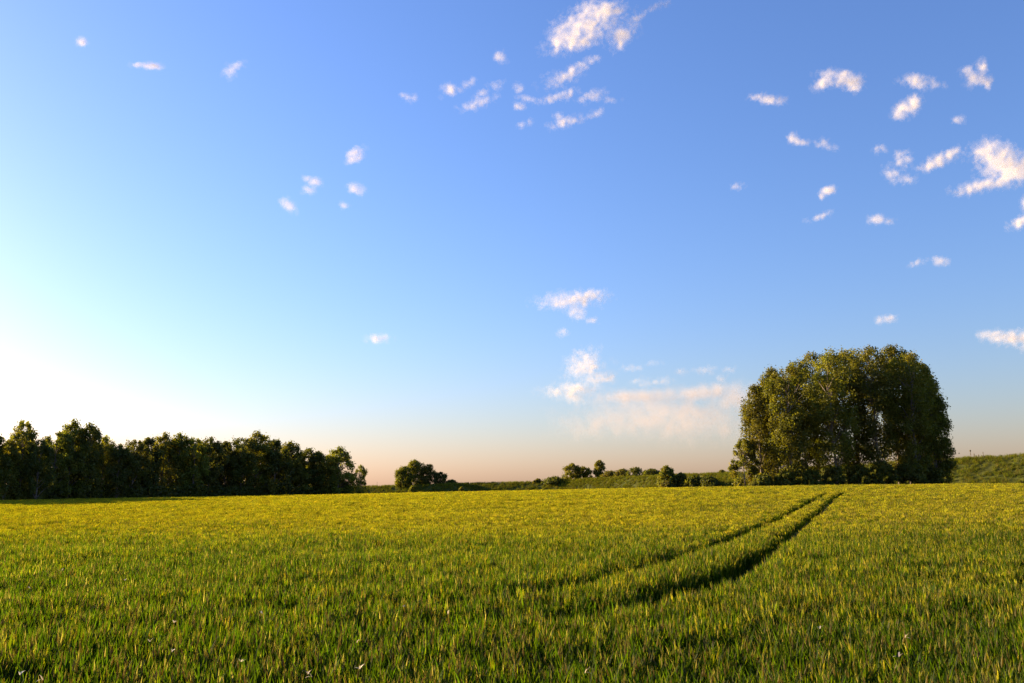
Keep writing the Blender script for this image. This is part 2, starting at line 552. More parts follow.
for z, (y0, y1, s, lod) in enumerate(ZONES):
    xs = np.arange(-0.94 * y1 - 4, 0.94 * y1 + 4, s)
    ys = np.arange(y0 * (0.72 if z else 1), y1 * (1.3 if z < 4 else 1), s)
    X, Yg = np.meshgrid(xs, ys)
    X, Yg = X.ravel(), Yg.ravel()
    keep = np.abs(X) < 0.72 * Yg + 3
    X, Yg = X[keep], Yg[keep]
    X = X + RNG.uniform(-0.5, 0.5, len(X)) * s
    Yg = Yg + RNG.uniform(-0.5, 0.5, len(Yg)) * s
    jit = Yg * np.exp(RNG.uniform(-0.25, 0.25, len(X)))      # neighbouring tuft sizes mingle across a broad border
    keep = (Yg < field_limit(X, Yg)) & (jit < y1) & ((jit >= y0) | (z == 0))
    X, Yg = X[keep], Yg[keep]
    brk = np.clip((X + 3.0) / 5.0, 0, 1)                     # the tracks are half grown over along the headland
    swing = np.clip((X - 2.0) / 2.0, 0, 1) * np.clip((24 - Yg) / 8.0, 0, 1)
    wid = 0.25 + 0.22 * (n2(X, Yg, 1.2, 5) - 0.5)
    d0_, d1_ = track_dist(X, Yg, tracks[0]), track_dist(X, Yg, tracks[1])
    d = np.minimum(d0_ - 0.22 * swing, d1_ - 0.08 * swing)
    d = np.where(RNG.random(len(X)) < (1 - brk) * 0.38, np.maximum(d, 0.5), d)
    df_ = track_dist(X, Yg, FAINT)
    patch = n2(X, Yg, 1.6, 21, 3)
    keep = (d > wid + s * 0.35) & ~((df_ < 0.14) & (RNG.random(len(X)) < 0.8)) & (RNG.random(len(X)) > np.clip((0.40 - patch) * 3.5, 0, 0.55))
    X, Yg, d, patch = X[keep], Yg[keep], d[keep], patch[keep]
    h = 0.74 + 0.52 * n2(X, Yg, 4.0, 31, 4)
    h *= 0.80 + 0.40 * n2(X, Yg, 0.7, 32, 2)
    h *= np.where(d < 0.55, 0.80 + 0.2 * np.clip((d - 0.2) / 0.35, 0, 1), 1)
    h *= RNG.uniform(0.9, 1.1, len(X))
    n = len(X)
    AP.append(np.c_[X, Yg, ground(X, Yg) - 0.01])
    lean = 0.10
    AR.append(np.c_[RNG.normal(0, lean, n), RNG.normal(0.03, lean, n), RNG.uniform(0, 6.283, n)])
    AS.append(np.c_[np.ones(n), np.ones(n), h])
    lit_mix = np.clip((np.hypot(X, Yg) - 11 + 20 * X / np.maximum(Yg, 4)) / 36, 0, 1) ** 0.8  # bright far and shaded near field painted by choice of tuft colour
    lit_mix *= 1 - 0.5 * np.clip((X / np.maximum(Yg, 4) + 0.15) / 0.6, 0, 1)      # greener towards the right
    lit_mix = np.clip(0.04 + 0.9 * lit_mix + 1.1 * (n2(X, Yg, 7.0, 55, 4) - 0.5), 0.02, 0.97)
    AV.append(z * 10 + 5 * (RNG.random(n) < lit_mix) + RNG.integers(0, 5, n))
AP, AR, AS, AV = map(np.concatenate, (AP, AR, AS, AV))
print('cereal tufts', len(AP))
tag(scatter('cereal_crop', AP, AR, AS, AV, TUFTS, M_CROP), 'young green cereal crop with pale ears filling the whole field, cut by tractor tracks', 'cereal crop')

# --- rough grass on the bank and around the tree clump
GT = [grass_tuft(900 + k, 0.6, 34, 0.75, 0.035).mesh('grass_tuft', M_GRASS) for k in range(6)]
GT2 = [grass_tuft(940 + k, 0.4, 26, 0.55, 0.03).mesh('grass_tuft', M_GRASS) for k in range(4)]
gp = []
seg_len = np.r_[0, np.cumsum(np.linalg.norm(np.diff(foot[:, :2], axis=0), axis=1))]
nb_pts = int(seg_len[-1] * 13 * 5.5)
su = RNG.uniform(0, seg_len[-1], nb_pts)
sv = RNG.uniform(0, 13.2, nb_pts)
fi = np.interp(su, seg_len, np.arange(nb))
i0 = np.clip(fi.astype(int), 0, nb - 2); fu = fi - i0
r0 = np.clip(sv.astype(int), 0, 12); fv = sv - r0
bp = ((bank_rows[r0, i0] * (1 - fu)[:, None] + bank_rows[r0, i0 + 1] * fu[:, None]) * (1 - fv)[:, None]
      + (bank_rows[r0 + 1, i0] * (1 - fu)[:, None] + bank_rows[r0 + 1, i0 + 1] * fu[:, None]) * fv[:, None])
keep = RNG.random(nb_pts) < np.clip(0.15 + 2.2 * (n2(bp[:, 0], bp[:, 1], 3.0, 41) - 0.25), 0.15, 1)
bp = bp[keep]
cx, cy = RNG.uniform(24, 80, 9000), RNG.uniform(114, 150, 9000)
keep = cy > field_limit(cx, cy) - 0.5
cp = np.c_[cx, cy, ground(cx, cy)][keep]
wx = np.concatenate([RNG.uniform(0, 1, 7000)])
wy = RNG.uniform(-1.5, 10, 7000)
e0, e1 = np.array([-0.62 * 125 - 18, 108.0]), np.array([-0.19 * 206, 214.0])
wd = (e1 - e0); wl = np.linalg.norm(wd); wn = np.array([-wd[1], wd[0]]) / wl
wp = e0[None] + wd[None] * wx[:, None] + wn[None] * wy[:, None]
wp = np.c_[wp, ground(wp[:, 0], wp[:, 1])]
gp = np.concatenate([bp, cp, wp])
n = len(gp)
gs = RNG.uniform(0.5, 1.2, n) * (0.6 + 0.8 * n2(gp[:, 0], gp[:, 1], 6.0, 43))
tag(scatter('rough_grass', gp, np.c_[RNG.normal(0, .1, n), RNG.normal(0, .1, n), RNG.uniform(0, 6.28, n)], np.c_[gs, gs, gs], RNG.integers(0, 6, n), GT, M_GRASS),
    'rough tussocky grass on the long bank and at the foot of the trees', 'grass')


# ------------------------------------------------------------------ trees and shrubs
def crown_and_trunk(seed, H, R, bottom, shape, n_clump, n_leaf, leaf, col, sparse_low=0.0, trunk_r=None, skew=(0, 0), low_r=0.5, rough_=(0.72, 0.6)):
    """a crown of leaf clumps and a trunk whose limbs run out to them; returns two meshes"""
    r = np.random.default_rng(seed)
    g, k = Geo(), Geo()
    CH = H * (1 - bottom)
    zb = H * bottom

    def env(t):
        if shape == 'round':
            return R * np.sqrt(np.maximum(0.02, 1 - (2 * t - 1) ** 2)) ** 0.8
        if shape == 'dome':
            return R * np.sqrt(np.maximum(0.01, 1 - np.maximum(t, 0) ** 2.4)) * (low_r + (1 - low_r) * np.clip(t / 0.3, 0, 1))
        if shape == 'column':
            return R * np.minimum(1, (0.35 + 2.2 * t)) * np.sqrt(np.maximum(0.01, 1 - np.clip((t - 0.55) / 0.45, 0, 1) ** 3.2)) 
        return R * (1 - t) ** 0.7
    t = r.random(n_clump) ** 0.85
    a = r.uniform(0, 2 * np.pi, n_clump)
    rr = env(t) * (0.30 + 0.62 * r.random(n_clump) ** 0.5)
    rr *= rough_[0] + rough_[1] * vnoise(np.c_[np.cos(a) * 1.5 + 5, np.sin(a) * 1.5 + 5, t * 4], seed)
    cz = zb + t * CH * 0.96
    cen = np.c_[np.cos(a) * rr + skew[0] * t, np.sin(a) * rr + skew[1] * t, cz]
    rc = (0.15 * R + 0.020 * H) * r.uniform(0.55, 1.25, n_clump) * np.where(t > 0.85, 0.75, 1)
    cnt = rc ** 2 * np.where(r.random(n_clump) < sparse_low * np.clip(1 - t * 2, 0, 1), 0.15, 1)
    cnt = np.maximum(8, (n_leaf * cnt / cnt.sum())).astype(int)
    idx = np.repeat(np.arange(n_clump), cnt)
    n = len(idx)
    d = r.normal(0, 1, (n, 3)); d /= np.linalg.norm(d, axis=1)[:, None]
    rad_ = rc[idx] * r.random(n) ** 0.45 * np.where(r.random(n) < 0.14, 1.55, 1)
    p = cen[idx] + d * rad_[:, None] * np.array([1, 1, 1.08])
    p[:, 2] = np.maximum(p[:, 2], 0.05)
    nrm = d * 0.55 + r.normal(0, 0.6, (n, 3)) + np.array([0, 0, 0.25])
    nrm /= np.linalg.norm(nrm, axis=1)[:, None]
    u = np.cross(nrm, r.normal(0, 1, (n, 3))); u /= np.linalg.norm(u, axis=1)[:, None] + 1e-9
    w = np.cross(nrm, u)
    sz = leaf * r.uniform(0.6, 1.35, n)
    u *= (sz * 0.5)[:, None]; w *= (sz * 0.34)[:, None]
    bend = nrm * (sz * 0.14)[:, None]
    v = np.stack([p - u, p - w + bend, p + u, p + w + bend], 1).reshape(-1, 3)
    q = np.arange(4 * n).reshape(n, 4)
    cc = np.asarray(col)[None] * (r.uniform(0.7, 1.3, n) * (0.82 + 0.36 * r.random(n_clump))[idx])[:, None]
    cc = cc * np.c_[1 + 0.18 * (r.random(n_clump)[idx] - 0.5), np.ones(n), np.ones(n)]
    g.add(v, q=q, c=np.repeat(cc, 4, axis=0))
    crown = g.mesh('crown', M_LEAF)
    tr = trunk_r or 0.018 * H + 0.02
    zt = np.linspace(0, 1, 9)
    top = np.array([skew[0] * 0.8, skew[1] * 0.8, H * 0.9])
    wob = np.c_[r.normal(0, 0.012 * H, 9) * zt, r.normal(0, 0.012 * H, 9) * zt, np.zeros(9)]
    spine = zt[:, None] * top[None] + wob
    spine[0, 2] = -0.15
    k.tube(spine, tr * (1.25 - 1.15 * zt ** 0.8) * np.where(zt < 0.05, 1.35, 1), 7)
    for j in r.permutation(n_clump)[:min(n_clump, 26)]:
        hz = np.clip(cen[j, 2] - 0.10 * H - 0.4 * rr[j], 0.08 * H, 0.8 * H)
        s0 = np.array([np.interp(hz, spine[:, 2], spine[:, i]) for i in range(3)])
        mid = s0 * 0.5 + cen[j] * 0.5 + np.array([0, 0, 0.03 * H]) + r.normal(0, 0.012 * H, 3)
        k.tube([s0, mid, cen[j]], [tr * 0.38, tr * 0.22, tr * 0.06], 4)
    return crown, k.mesh('trunk', M_BARK, True)


def plant(name, loc, meshes, label, cat, group=None, rz=0.0, scale=(1, 1, 1), stem='trunk'):
    o = link(name, None, loc=loc)
    o.rotation_euler = (0, 0, rz)
    o.scale = scale
    tag(o, label, cat, group)
    link('crown', meshes[0], o)
    link(stem, meshes[1], o)
    return o


def spot(px, Y):
    x = (px - 512) / F_PX * Y
    return x, Y, gz(x, Y)


def height_to(px, top_y, Y):
    return at(px, top_y, Y).z - gz(*spot(px, Y)[:2])


GREEN = (0.100, 0.108, 0.016)
CLUMP = (0.120, 0.122, 0.016)
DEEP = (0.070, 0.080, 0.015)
LIGHT = (0.15, 0.155, 0.02)
OLIVE = (0.11, 0.10, 0.020)

# ---- the big clump on the right: each tree its own
clump = [  # px, top y, depth, half width px, crown bottom, seed, label
    (740, 438, 119, 12, 0.02, 'small low tree at the left foot of the big clump, bushy to the ground'),
    (757, 383, 121, 18, 0.04, 'leftmost full sunlit tree of the big round clump, leafy to the ground'),
    (773, 367, 127, 19, 0.08, 'sunlit tree on the left shoulder of the big clump, just inside its leftmost tree'),
    (787, 362, 117, 18, 0.12, 'sunlit front tree between the left shoulder tree and the level top of the clump'),
    (801, 358, 123, 19, 0.10, 'sunlit front tree of the clump where its top line levels off from the left shoulder'),
    (814, 352, 127, 19, 0.12, 'rear tree in the left half of the clump, rising behind the sunlit front'),
    (831, 349, 117, 19, 0.10, 'sunlit front tree at the middle of the clump, left of the pale trunk'),
    (853, 347, 125, 20, 0.14, 'tree at the centre of the clump with pale trunk showing among gaps'),
    (843, 347, 123, 18, 0.12, 'tree in the middle of the clump, its lit top between the front and centre trees'),
    (873, 346, 118, 18, 0.18, 'half shaded front tree with a pinkish lit trunk near the clump centre'),
    (893, 344, 125, 20, 0.12, 'tallest tree of the big clump, its tip the highest point'),
    (904, 346, 124, 18, 0.12, 'shaded tree close right of the tallest tree, level with its shoulder'),
    (911, 350, 118, 19, 0.12, 'dark front tree on the shaded right half of the clump'),
    (922, 359, 126, 17, 0.10, 'dark rear tree on the right shoulder of the clump'),
    (930, 384, 120, 14, 0.04, 'dark rightmost tree of the clump with ragged sprays against the sky'),
]
for i, (px, ty, Y, hw, bot, lab) in enumerate(clump):
    H = height_to(px, ty, Y)
    R = (hw + 5) / F_PX * Y
    inner = 4 < i < 11
    m = crown_and_trunk(300 + i, H, R, bot, 'dome' if i in (0, 1, 2, 13, 14) else 'column', 150 if i else 40, (16000 if inner else 19000) if i else 5500, 0.26, CLUMP, rough_=(0.84, 0.3), sparse_low=0.45 if inner else 0.25, trunk_r=0.20 if i else 0.1)
    plant('broadleaf_tree', spot(px, Y), m, lab, 'tree', 'trees of the big clump', rz=0)
under = [(757, 474, 116, 12, 'low bush under the left end of the big clump'), (782, 472, 115.5, 14, 'sunlit bush in front of the clump, second from its left end'),
         (806, 470, 115.5, 13, 'sunlit bush at the clump foot, below the left shoulder tree'), (829, 468, 116, 13, 'bush at the clump foot left of the pale trunk'),
         (852, 465, 117, 15, 'bush at the middle of the clump foot'), (876, 461, 116, 15, 'shaded bush at the clump foot right of the pale trunk'),
         (902, 462, 117, 16, 'dark bush at the clump foot under the shaded trees'), (925, 466, 118, 13, 'dark bush at the right end of the clump foot')]
for i, (px, ty, Y, hw, lab) in enumerate(under):
    H = height_to(px, ty, Y); R = hw / F_PX * Y
    m = crown_and_trunk(350 + i, H, R, 0.0, 'dome', 70, 6000, 0.27, GREEN, trunk_r=0.06, low_r=0.95)
    plant('bush', spot(px, Y), m, lab, 'bush', 'bushes under the big clump', stem='stem')

# ---- the dark wood on the left
protos = []
for k, (shape, bot, tone) in enumerate((('dome', 0.08, GREEN), ('dome', 0.06, LIGHT), ('round', 0.06, DEEP), ('column', 0.05, GREEN), ('dome', 0.10, DEEP), ('round', 0.10, LIGHT))):
    protos.append(crown_and_trunk(500 + k, 10.0, 3.0, bot, shape, 120, 9000, 0.28, tone, sparse_low=0.15, trunk_r=0.16, low_r=0.85, rough_=(0.62, 0.75)))


def wood_Y(px):
    return np.interp(px, [-220, 0, 120, 240, 345, 400], [111, 128, 155, 183, 209, 222])


W_LAB = 'dark broadleaf tree within the shaded wood along the left edge of the field'
B_LAB = 'back row tree of the shaded left wood, only its lit top showing'
front = [(-5, 431, 12, 0, 'dark tree cut by the left edge of the photo, its top above the wood'), (10, 440, 9, 1, None),
         (25, 421, 10, 5, 'tall airy tree standing above the wood near the left edge of the photo'), (42, 439, 9, 2, None), (58, 431, 11, 3, None),
         (73, 420, 12, 1, 'tallest tree of the left wood, with a broad yellow green sunlit top'), (90, 423, 11, 0, 'tall tree with a leaning top right beside the tallest tree of the wood'),
         (106, 436, 8, 5, 'thin ragged tree at the right shoulder of the tallest pair in the wood'), (121, 444, 10, 2, None), (136, 439, 10, 3, None), (150, 437, 10, 4, None),
         (165, 433, 11, 1, None), (181, 433, 11, 0, None), (196, 438, 10, 5, None), (211, 437, 10, 2, None), (227, 441, 10, 4, None),
         (243, 437, 11, 3, None), (258, 432, 14, 1, 'round domed tree rising above its neighbours in the right half of the wood'), (276, 439, 11, 4, None), (292, 441, 11, 0, None),
         (309, 448, 11, 2, None), (323, 452, 10, 3, None), (339, 447, 12, 1, 'last large round tree at the right end of the dark wood'),
         (349, 472, 5, 2, 'low tree filling the gap beyond the last large tree of the wood'),
         (361.5, 465, 4, 5, 'small thin see-through tree standing alone just right of the wood')]
extra = [(px, 420 - (px < -50) * 14, 17, abs(px) % 6, None) for px in range(-30, -215, -16)]
rr_ = random.Random(5)
PROTO_R = 3.0


def wood_tree(px, ty, Y, hw, k, label, group):
    H = height_to(px, ty, Y); R = hw / F_PX * Y
    s = R / PROTO_R
    return plant('wood_tree', spot(px, Y), protos[k], label, 'tree', group, rz=rr_.uniform(0, 6.28), scale=(s, s, H / 10.0))


for px, ty, hw, k, lab in front + extra:
    wood_tree(px, ty, wood_Y(px) + rr_.uniform(0, 5), hw * 1.6, k, lab or W_LAB, 'trees of the left wood')
outline = ([-20, 10, 25, 42, 75, 106, 120, 150, 181, 211, 227, 258, 292, 323, 345], [431, 441, 428, 440, 428, 440, 447, 440, 437, 440, 444, 438, 445, 456, 462])
for row, dY in enumerate((9, 19)):
    for px in np.arange(-25, 335, 17):
        p = px + rr_.uniform(-4, 4)
        ty = np.interp(p, *outline) + rr_.uniform(1, 9) + row * 2
        wood_tree(p, ty, wood_Y(p) + dY + rr_.uniform(-2, 2), 13, rr_.randrange(6), B_LAB, 'back row trees of the left wood')
# undergrowth closing the foot of the wood
ug = Geo()
n = 60000
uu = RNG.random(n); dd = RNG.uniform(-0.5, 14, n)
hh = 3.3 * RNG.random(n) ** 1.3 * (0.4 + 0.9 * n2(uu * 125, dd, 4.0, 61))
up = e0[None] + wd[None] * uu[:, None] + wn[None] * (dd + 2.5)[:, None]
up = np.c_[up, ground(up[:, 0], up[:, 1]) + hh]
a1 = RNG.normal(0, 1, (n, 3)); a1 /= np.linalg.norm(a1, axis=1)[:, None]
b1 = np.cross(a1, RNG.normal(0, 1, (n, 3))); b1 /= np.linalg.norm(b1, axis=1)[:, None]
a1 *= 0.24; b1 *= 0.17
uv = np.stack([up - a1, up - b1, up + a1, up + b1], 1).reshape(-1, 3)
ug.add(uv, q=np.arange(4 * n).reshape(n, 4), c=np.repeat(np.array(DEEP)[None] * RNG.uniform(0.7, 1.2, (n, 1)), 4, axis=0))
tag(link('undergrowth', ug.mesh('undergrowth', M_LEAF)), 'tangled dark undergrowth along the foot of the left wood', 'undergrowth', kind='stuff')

# ---- trees and bushes along the bank
BTREES = [  # name, px, top y, foot depth, half width px, shape, bottom, colour, leaves, label, category
    ('broadleaf_tree', 404, 466, 322, 11, 'dome', 0.03, CLUMP, 6000, 'left lit tree of the round tree group on the bank, between wood and open sky', 'tree'),
    ('broadleaf_tree', 415, 460.5, 327, 15, 'dome', 0.03, CLUMP, 9000, 'tallest middle tree of the round tree group on the bank', 'tree'),
    ('broadleaf_tree', 428, 464, 324, 11, 'dome', 0.03, CLUMP, 6000, 'shaded right tree of the round tree group on the bank', 'tree'),
    ('small_tree', 440, 472, 322, 8, 'round', 0.05, DEEP, 2500, 'small dark tree just right of the round tree pair on the bank', 'tree'),
    ('bush', 451, 480, 320, 7, 'dome', 0.0, DEEP, 1500, 'lowest dark bush at the right end of the round tree group', 'bush'),
    ('shrub', 413, 485, 309, 5, 'dome', 0.0, LIGHT, 1500, 'yellow green shrub on the bank slope below the round tree pair', 'shrub'),
    ('shrub', 461, 487, 299, 4, 'dome', 0.0, LIGHT, 1200, 'small yellow green shrub low on the bank, alone right of the round trees', 'shrub'),
    ('bush', 536, 479, 298, 5, 'dome', 0.0, OLIVE, 1500, 'tiny round bush alone on the bank crest left of the hedge', 'bush'),
    ('broadleaf_tree', 571, 464, 292, 11, 'dome', 0.02, CLUMP, 4000, 'round grey green tree at the left end of the hedge behind the bank', 'tree'),
    ('broadleaf_tree', 582, 467, 294, 10, 'dome', 0.02, CLUMP, 3500, 'lower round tree between the grey green tree and the lollipop tree behind the bank', 'tree'),
    ('broadleaf_tree', 597, 460.5, 288, 7, 'round', 0.22, CLUMP, 2800, 'lollipop shaped tree with gaps in its crown, highest behind the bank', 'tree'),
    ('bush', 553, 477.5, 292, 12, 'dome', 0.0, DEEP, 1800, 'low dark bush at the far left foot of the hedge trees', 'bush'),
    ('bush', 608, 471, 280, 11, 'dome', 0.0, OLIVE, 2200, 'olive bush next to the lollipop tree on the bank crest', 'bush'),
    ('bush', 619, 469, 276, 10, 'dome', 0.0, OLIVE, 2200, 'rounded bush second from the lollipop tree in the crest hedge', 'bush'),
    ('bush', 633, 468, 272, 13, 'dome', 0.0, DEEP, 2600, 'dark broad bush in the middle of the crest hedge', 'bush'),
    ('bush', 649, 469.5, 262, 12, 'dome', 0.0, DEEP, 2600, 'dark bush of the crest hedge just behind the light green small tree', 'bush'),
    ('small_tree', 664, 466, 232, 11, 'dome', 0.0, LIGHT, 5000, 'light green bushy tree standing in front of the bank', 'tree'),
    ('bush', 677, 473, 230, 10, 'dome', 0.0, GREEN, 2600, 'mid green bush leaning on the right side of the light green tree', 'bush'),
    ('bush', 663, 481, 224, 8, 'dome', 0.0, OLIVE, 2200, 'low olive bush at the foot of the light green tree', 'bush'),
    ('bush', 691, 476, 222, 12, 'dome', 0.0, DEEP, 3000, 'very dark low bush at the bank foot, left of another dark one', 'bush'),
    ('bush', 706, 477, 216, 12, 'dome', 0.0, DEEP, 3000, 'very dark low bush at the bank foot, closest to the big clump', 'bush'),
    ('bush', 718, 471.5, 226, 4, 'dome', 0.0, OLIVE, 1200, 'tiny bush on the bank crest left of the big clump', 'bush'),
]


def surface_z(px, Y):
    x, y, z = spot(px, Y)
    j = int(np.argmin(np.abs(bpx - px)))
    f, c = foot[j], crest[j]
    t = (Y - f[1]) / max(1e-3, (c[1] - f[1]))
    if t > 0:
        z = max(z, f[2] + (c[2] - f[2]) * min(t, 1.0) - 0.15 - max(0, (t - 1.5)) * 1.5)
    return x, y, z


for i, (nm, px, ty, Y, hw, sh, bot, colr, nl, lab, cat) in enumerate(BTREES):
    x, y, z = surface_z(px, Y)
    H = max(1.2, at(px, ty, Y).z - z); R = hw / F_PX * Y
    m = crown_and_trunk(700 + i, H, R, bot, sh, 130, int(nl * 1.5), 0.40 if nl > 3000 else 0.42, colr, rough_=(0.55, 0.85), trunk_r=0.16 if H > 6 else 0.07, low_r=0.92)
    plant(nm, (x, y, z), m, lab, cat, 'trees and bushes along the bank', stem='trunk' if 'tree' in nm else 'stem')

# dry stalks on the bank crest
for i, (px, ty, head, lab) in enumerate(((965, 450.5, True, 'tall dry stalk with a round seed head on the bank crest right of the clump'),
                                         (968.5, 454, False, 'short dry stalk on the bank crest beside the one with the round head'),
                                         (973, 455, False, 'leafy dry stalk in the middle of the stalks on the right bank crest'),
                                         (977.5, 452.5, False, 'tallest bare stalk at the right of the stalks on the bank crest'),
                                         (377.5, 482, False, 'thin upright stalk on the bank crest just right of the wood'))):
    Yc = float(np.interp(px, bpx, crest[:, 1]))
    x = (px - 512) / F_PX * Yc
    zc = float(np.interp(px, bpx, crest[:, 2]))
    h = at(px, ty, Yc).z - zc
    o = link('dry_stalk', None, loc=(x, Yc, zc - 0.05))
    tag(o, lab, 'dry stalk', 'dry stalks on the bank crest')
    g = Geo()
    g.tube([(0, 0, 0), (0.03, 0, h * 0.5), (0.0, 0.02, h)], [0.06, 0.045, 0.03], 6)
    r = random.Random(i)
    for k in range(7):
        zz = h * r.uniform(0.25, 0.9)
        blade(g, (0.01, 0, zz), r.uniform(0, 6.28), 0.30, 0.06, 0.5, 0.6, (1, 1, 1), 3)
    link('stem', g.mesh('stem', M_STALK), o)
    s = Geo()
    rr2 = 0.17 if head else 0.06
    hh = 0.16 if head else 0.20
    s.tube([(0, 0.02, h - hh), (0, 0.02, h - hh * 0.4), (0, 0.02, h + hh * 0.4), (0, 0.02, h + hh)], [rr2 * 0.3, rr2, rr2, rr2 * 0.2], 8)
    link('seed_head', s.mesh('seed_head', M_STALK, True), o)

# pale withered leaves caught in the crop
PALE = [(241, 661), (312, 676), (308, 673), (172, 651), (174, 622), (43, 679), (150, 641), (20, 674), (357, 642), (448, 613), (360, 668), (404, 607), (820, 628), (905, 637), (899, 656), (262, 613), (125, 580), (585, 672), (62, 570), (30, 588)]
leaf_meshes = []
for k in range(4):
    g = Geo(); r = random.Random(70 + k)
    for j in range(3):
        blade(g, (0, 0, 0), r.uniform(0, 6.28), r.uniform(0.04, 0.09), r.uniform(0.015, 0.025), r.uniform(0.2, 1.1), r.uniform(0.3, 1.4), np.array((0.78, 0.64, 0.46)) * r.uniform(0.8, 1.1), 4)
    leaf_meshes.append(g.mesh('withered_leaf', M_PETAL))
for i, (px, py) in enumerate(PALE):
    p = hit(px, py, CROP_H * 1.02)
    o = link('withered_leaf', leaf_meshes[i % 4], loc=(p.x, p.y, p.z - 0.01))
    o.rotation_euler = (0, 0, i * 1.7)
    tag(o, 'small pale withered leaf caught on top of the green cereal crop', 'leaf', 'pale withered leaves in the crop')

# ------------------------------------------------------------------ clouds
CLOUD_ALT = 1300.0
CENT = np.array([0, 0, EYE])


def cloud(label, blobs, n=None, size=2.5, mat=None, thr=0.42, seed=0, group='small clouds scattered over the sky', stretch=1.0, far=1.0, deep=4.0):
    """vapour puffs filling soft lobes, torn by noise. blobs: (px, py, rx, ry, angle in degrees, weight)"""
    r = np.random.default_rng(1000 + seed)
    blobs = [tuple(b) + (0, 1)[len(b) - 4:] if len(b) < 6 else b for b in blobs]
    bx = np.mean([b[0] for b in blobs]); by = np.mean([b[1] for b in blobs])
    d0 = np.array(ray(bx, by)); d0 /= np.linalg.norm(d0)
    D = min(CLOUD_ALT / max(d0[2], 0.085), 14000.0) * far
    px_m = D / F_PX
    side = np.array([d0[1], -d0[0], 0]); side /= np.linalg.norm(side)
    upv = np.cross(side, d0)
    wts = np.array([b[2] * b[3] * b[5] for b in blobs]); tot = sum(b[2] * b[3] * b[5] for b in blobs)
    if n is None:
        n = int(max(60, min(26000, tot * 6.5 * (0.62 if seed in (3, 4, 5, 6, 7, 8, 9, 10, 13, 14, 16, 18, 19, 23, 25, 27, 31, 36, 40, 41) else 0.9))))
    pts = []
    have = 0
    it = 0
    while have < n and it < 60:
        it += 1
        m = n * 3
        j = r.choice(len(blobs), m, p=wts / wts.sum())
        B = np.array([b[:5] for b in blobs])[j]
        g = r.normal(0, 0.46, (m, 3))
        ok = (g ** 2).sum(1) < 1.7
        nz = fbm(np.c_[g[:, 0] * np.maximum(1.2, B[:, 2] / B[:, 3]) * 1.6 / stretch + B[:, 0] * .1, g[:, 1] * 2.0 + B[:, 1] * .1, g[:, 2] * 1.5 + 9], 40 + seed, 4)
        ok &= r.random(m) < np.clip((nz - thr + 0.02) * 8.0, 0, 1) ** 1.5
        g, B = g[ok], B[ok]
        th = np.radians(B[:, 4])
        # ragged displacement
        lx, ly = g[:, 0] * B[:, 2], g[:, 1] * B[:, 3]
        x = B[:, 0] + lx * np.cos(th) - ly * np.sin(th)
        y = B[:, 1] - (lx * np.sin(th) + ly * np.cos(th))
        w = np.c_[x, y, np.zeros(len(x))] / 7.0
        x = x + (fbm(w + 3, 80 + seed, 3) - 0.5) * np.minimum(9, B[:, 2] * 0.7)
        y = y + (fbm(w + 11, 90 + seed, 3) - 0.5) * np.minimum(7, B[:, 3] * 0.7)
        z = g[:, 2] * np.minimum(B[:, 2], B[:, 3] * 1.5) * deep
        pts.append(np.c_[x, y, z]); have += len(x)
    P = np.concatenate(pts)[:n]
    # a thin veil drifting round the lobes
    m = n // 4
    j = r.choice(len(blobs), m, p=wts / wts.sum())
    B = np.array([b[:5] for b in blobs])[j]
    g = r.normal(0, 0.66, (m, 3)); th = np.radians(B[:, 4])
    lx, ly = g[:, 0] * B[:, 2] * 1.1, g[:, 1] * B[:, 3]
    x, y = B[:, 0] + lx * np.cos(th) - ly * np.sin(th), B[:, 1] - (lx * np.sin(th) + ly * np.cos(th))
    keep = (fbm(np.c_[x / 9, y / 4.5, 0 * x + seed], 120, 3) > 0.48) & ((g ** 2).sum(1) < 2.2)
    P = np.concatenate([P, np.c_[x, y, g[:, 2] * B[:, 3] * deep][keep]])
    c = CENT + d0 * D
    # place on the sight lines at the cloud's own distance
    dirs = np.array([tuple(ray(a, b)) for a, b in P[:, :2]])
    dirs /= np.linalg.norm(dirs, axis=1)[:, None]
    Wp = CENT + dirs * (D + P[:, 2] * px_m)[:, None]
    sd = np.array(SUN_DIR)
    nrm = np.cross(sd[None], r.normal(0, 1, (len(P), 3))); nrm /= np.linalg.norm(nrm, axis=1)[:, None]
    nrm = nrm * 0.75 + sd[None] * r.uniform(0.55, 0.75, len(P))[:, None]; nrm /= np.linalg.norm(nrm, axis=1)[:, None]
    u = np.cross(nrm, r.normal(0, 1, (len(P), 3))); u /= np.linalg.norm(u, axis=1)[:, None]
    w = np.cross(nrm, u)
    s = (size * px_m * r.uniform(0.6, 1.5, len(P)))[:, None]
    Wp = Wp - c
    v = np.stack([Wp - u * s, Wp - w * s, Wp + u * s, Wp + w * s], 1).reshape(-1, 3)
    me = make_mesh('cloud', v, [np.arange(4 * len(P)).reshape(-1, 4)], mat or M_CLOUD)
    o = link('cloud', me, loc=c)
    tag(o, label, 'cloud', group)
    return o


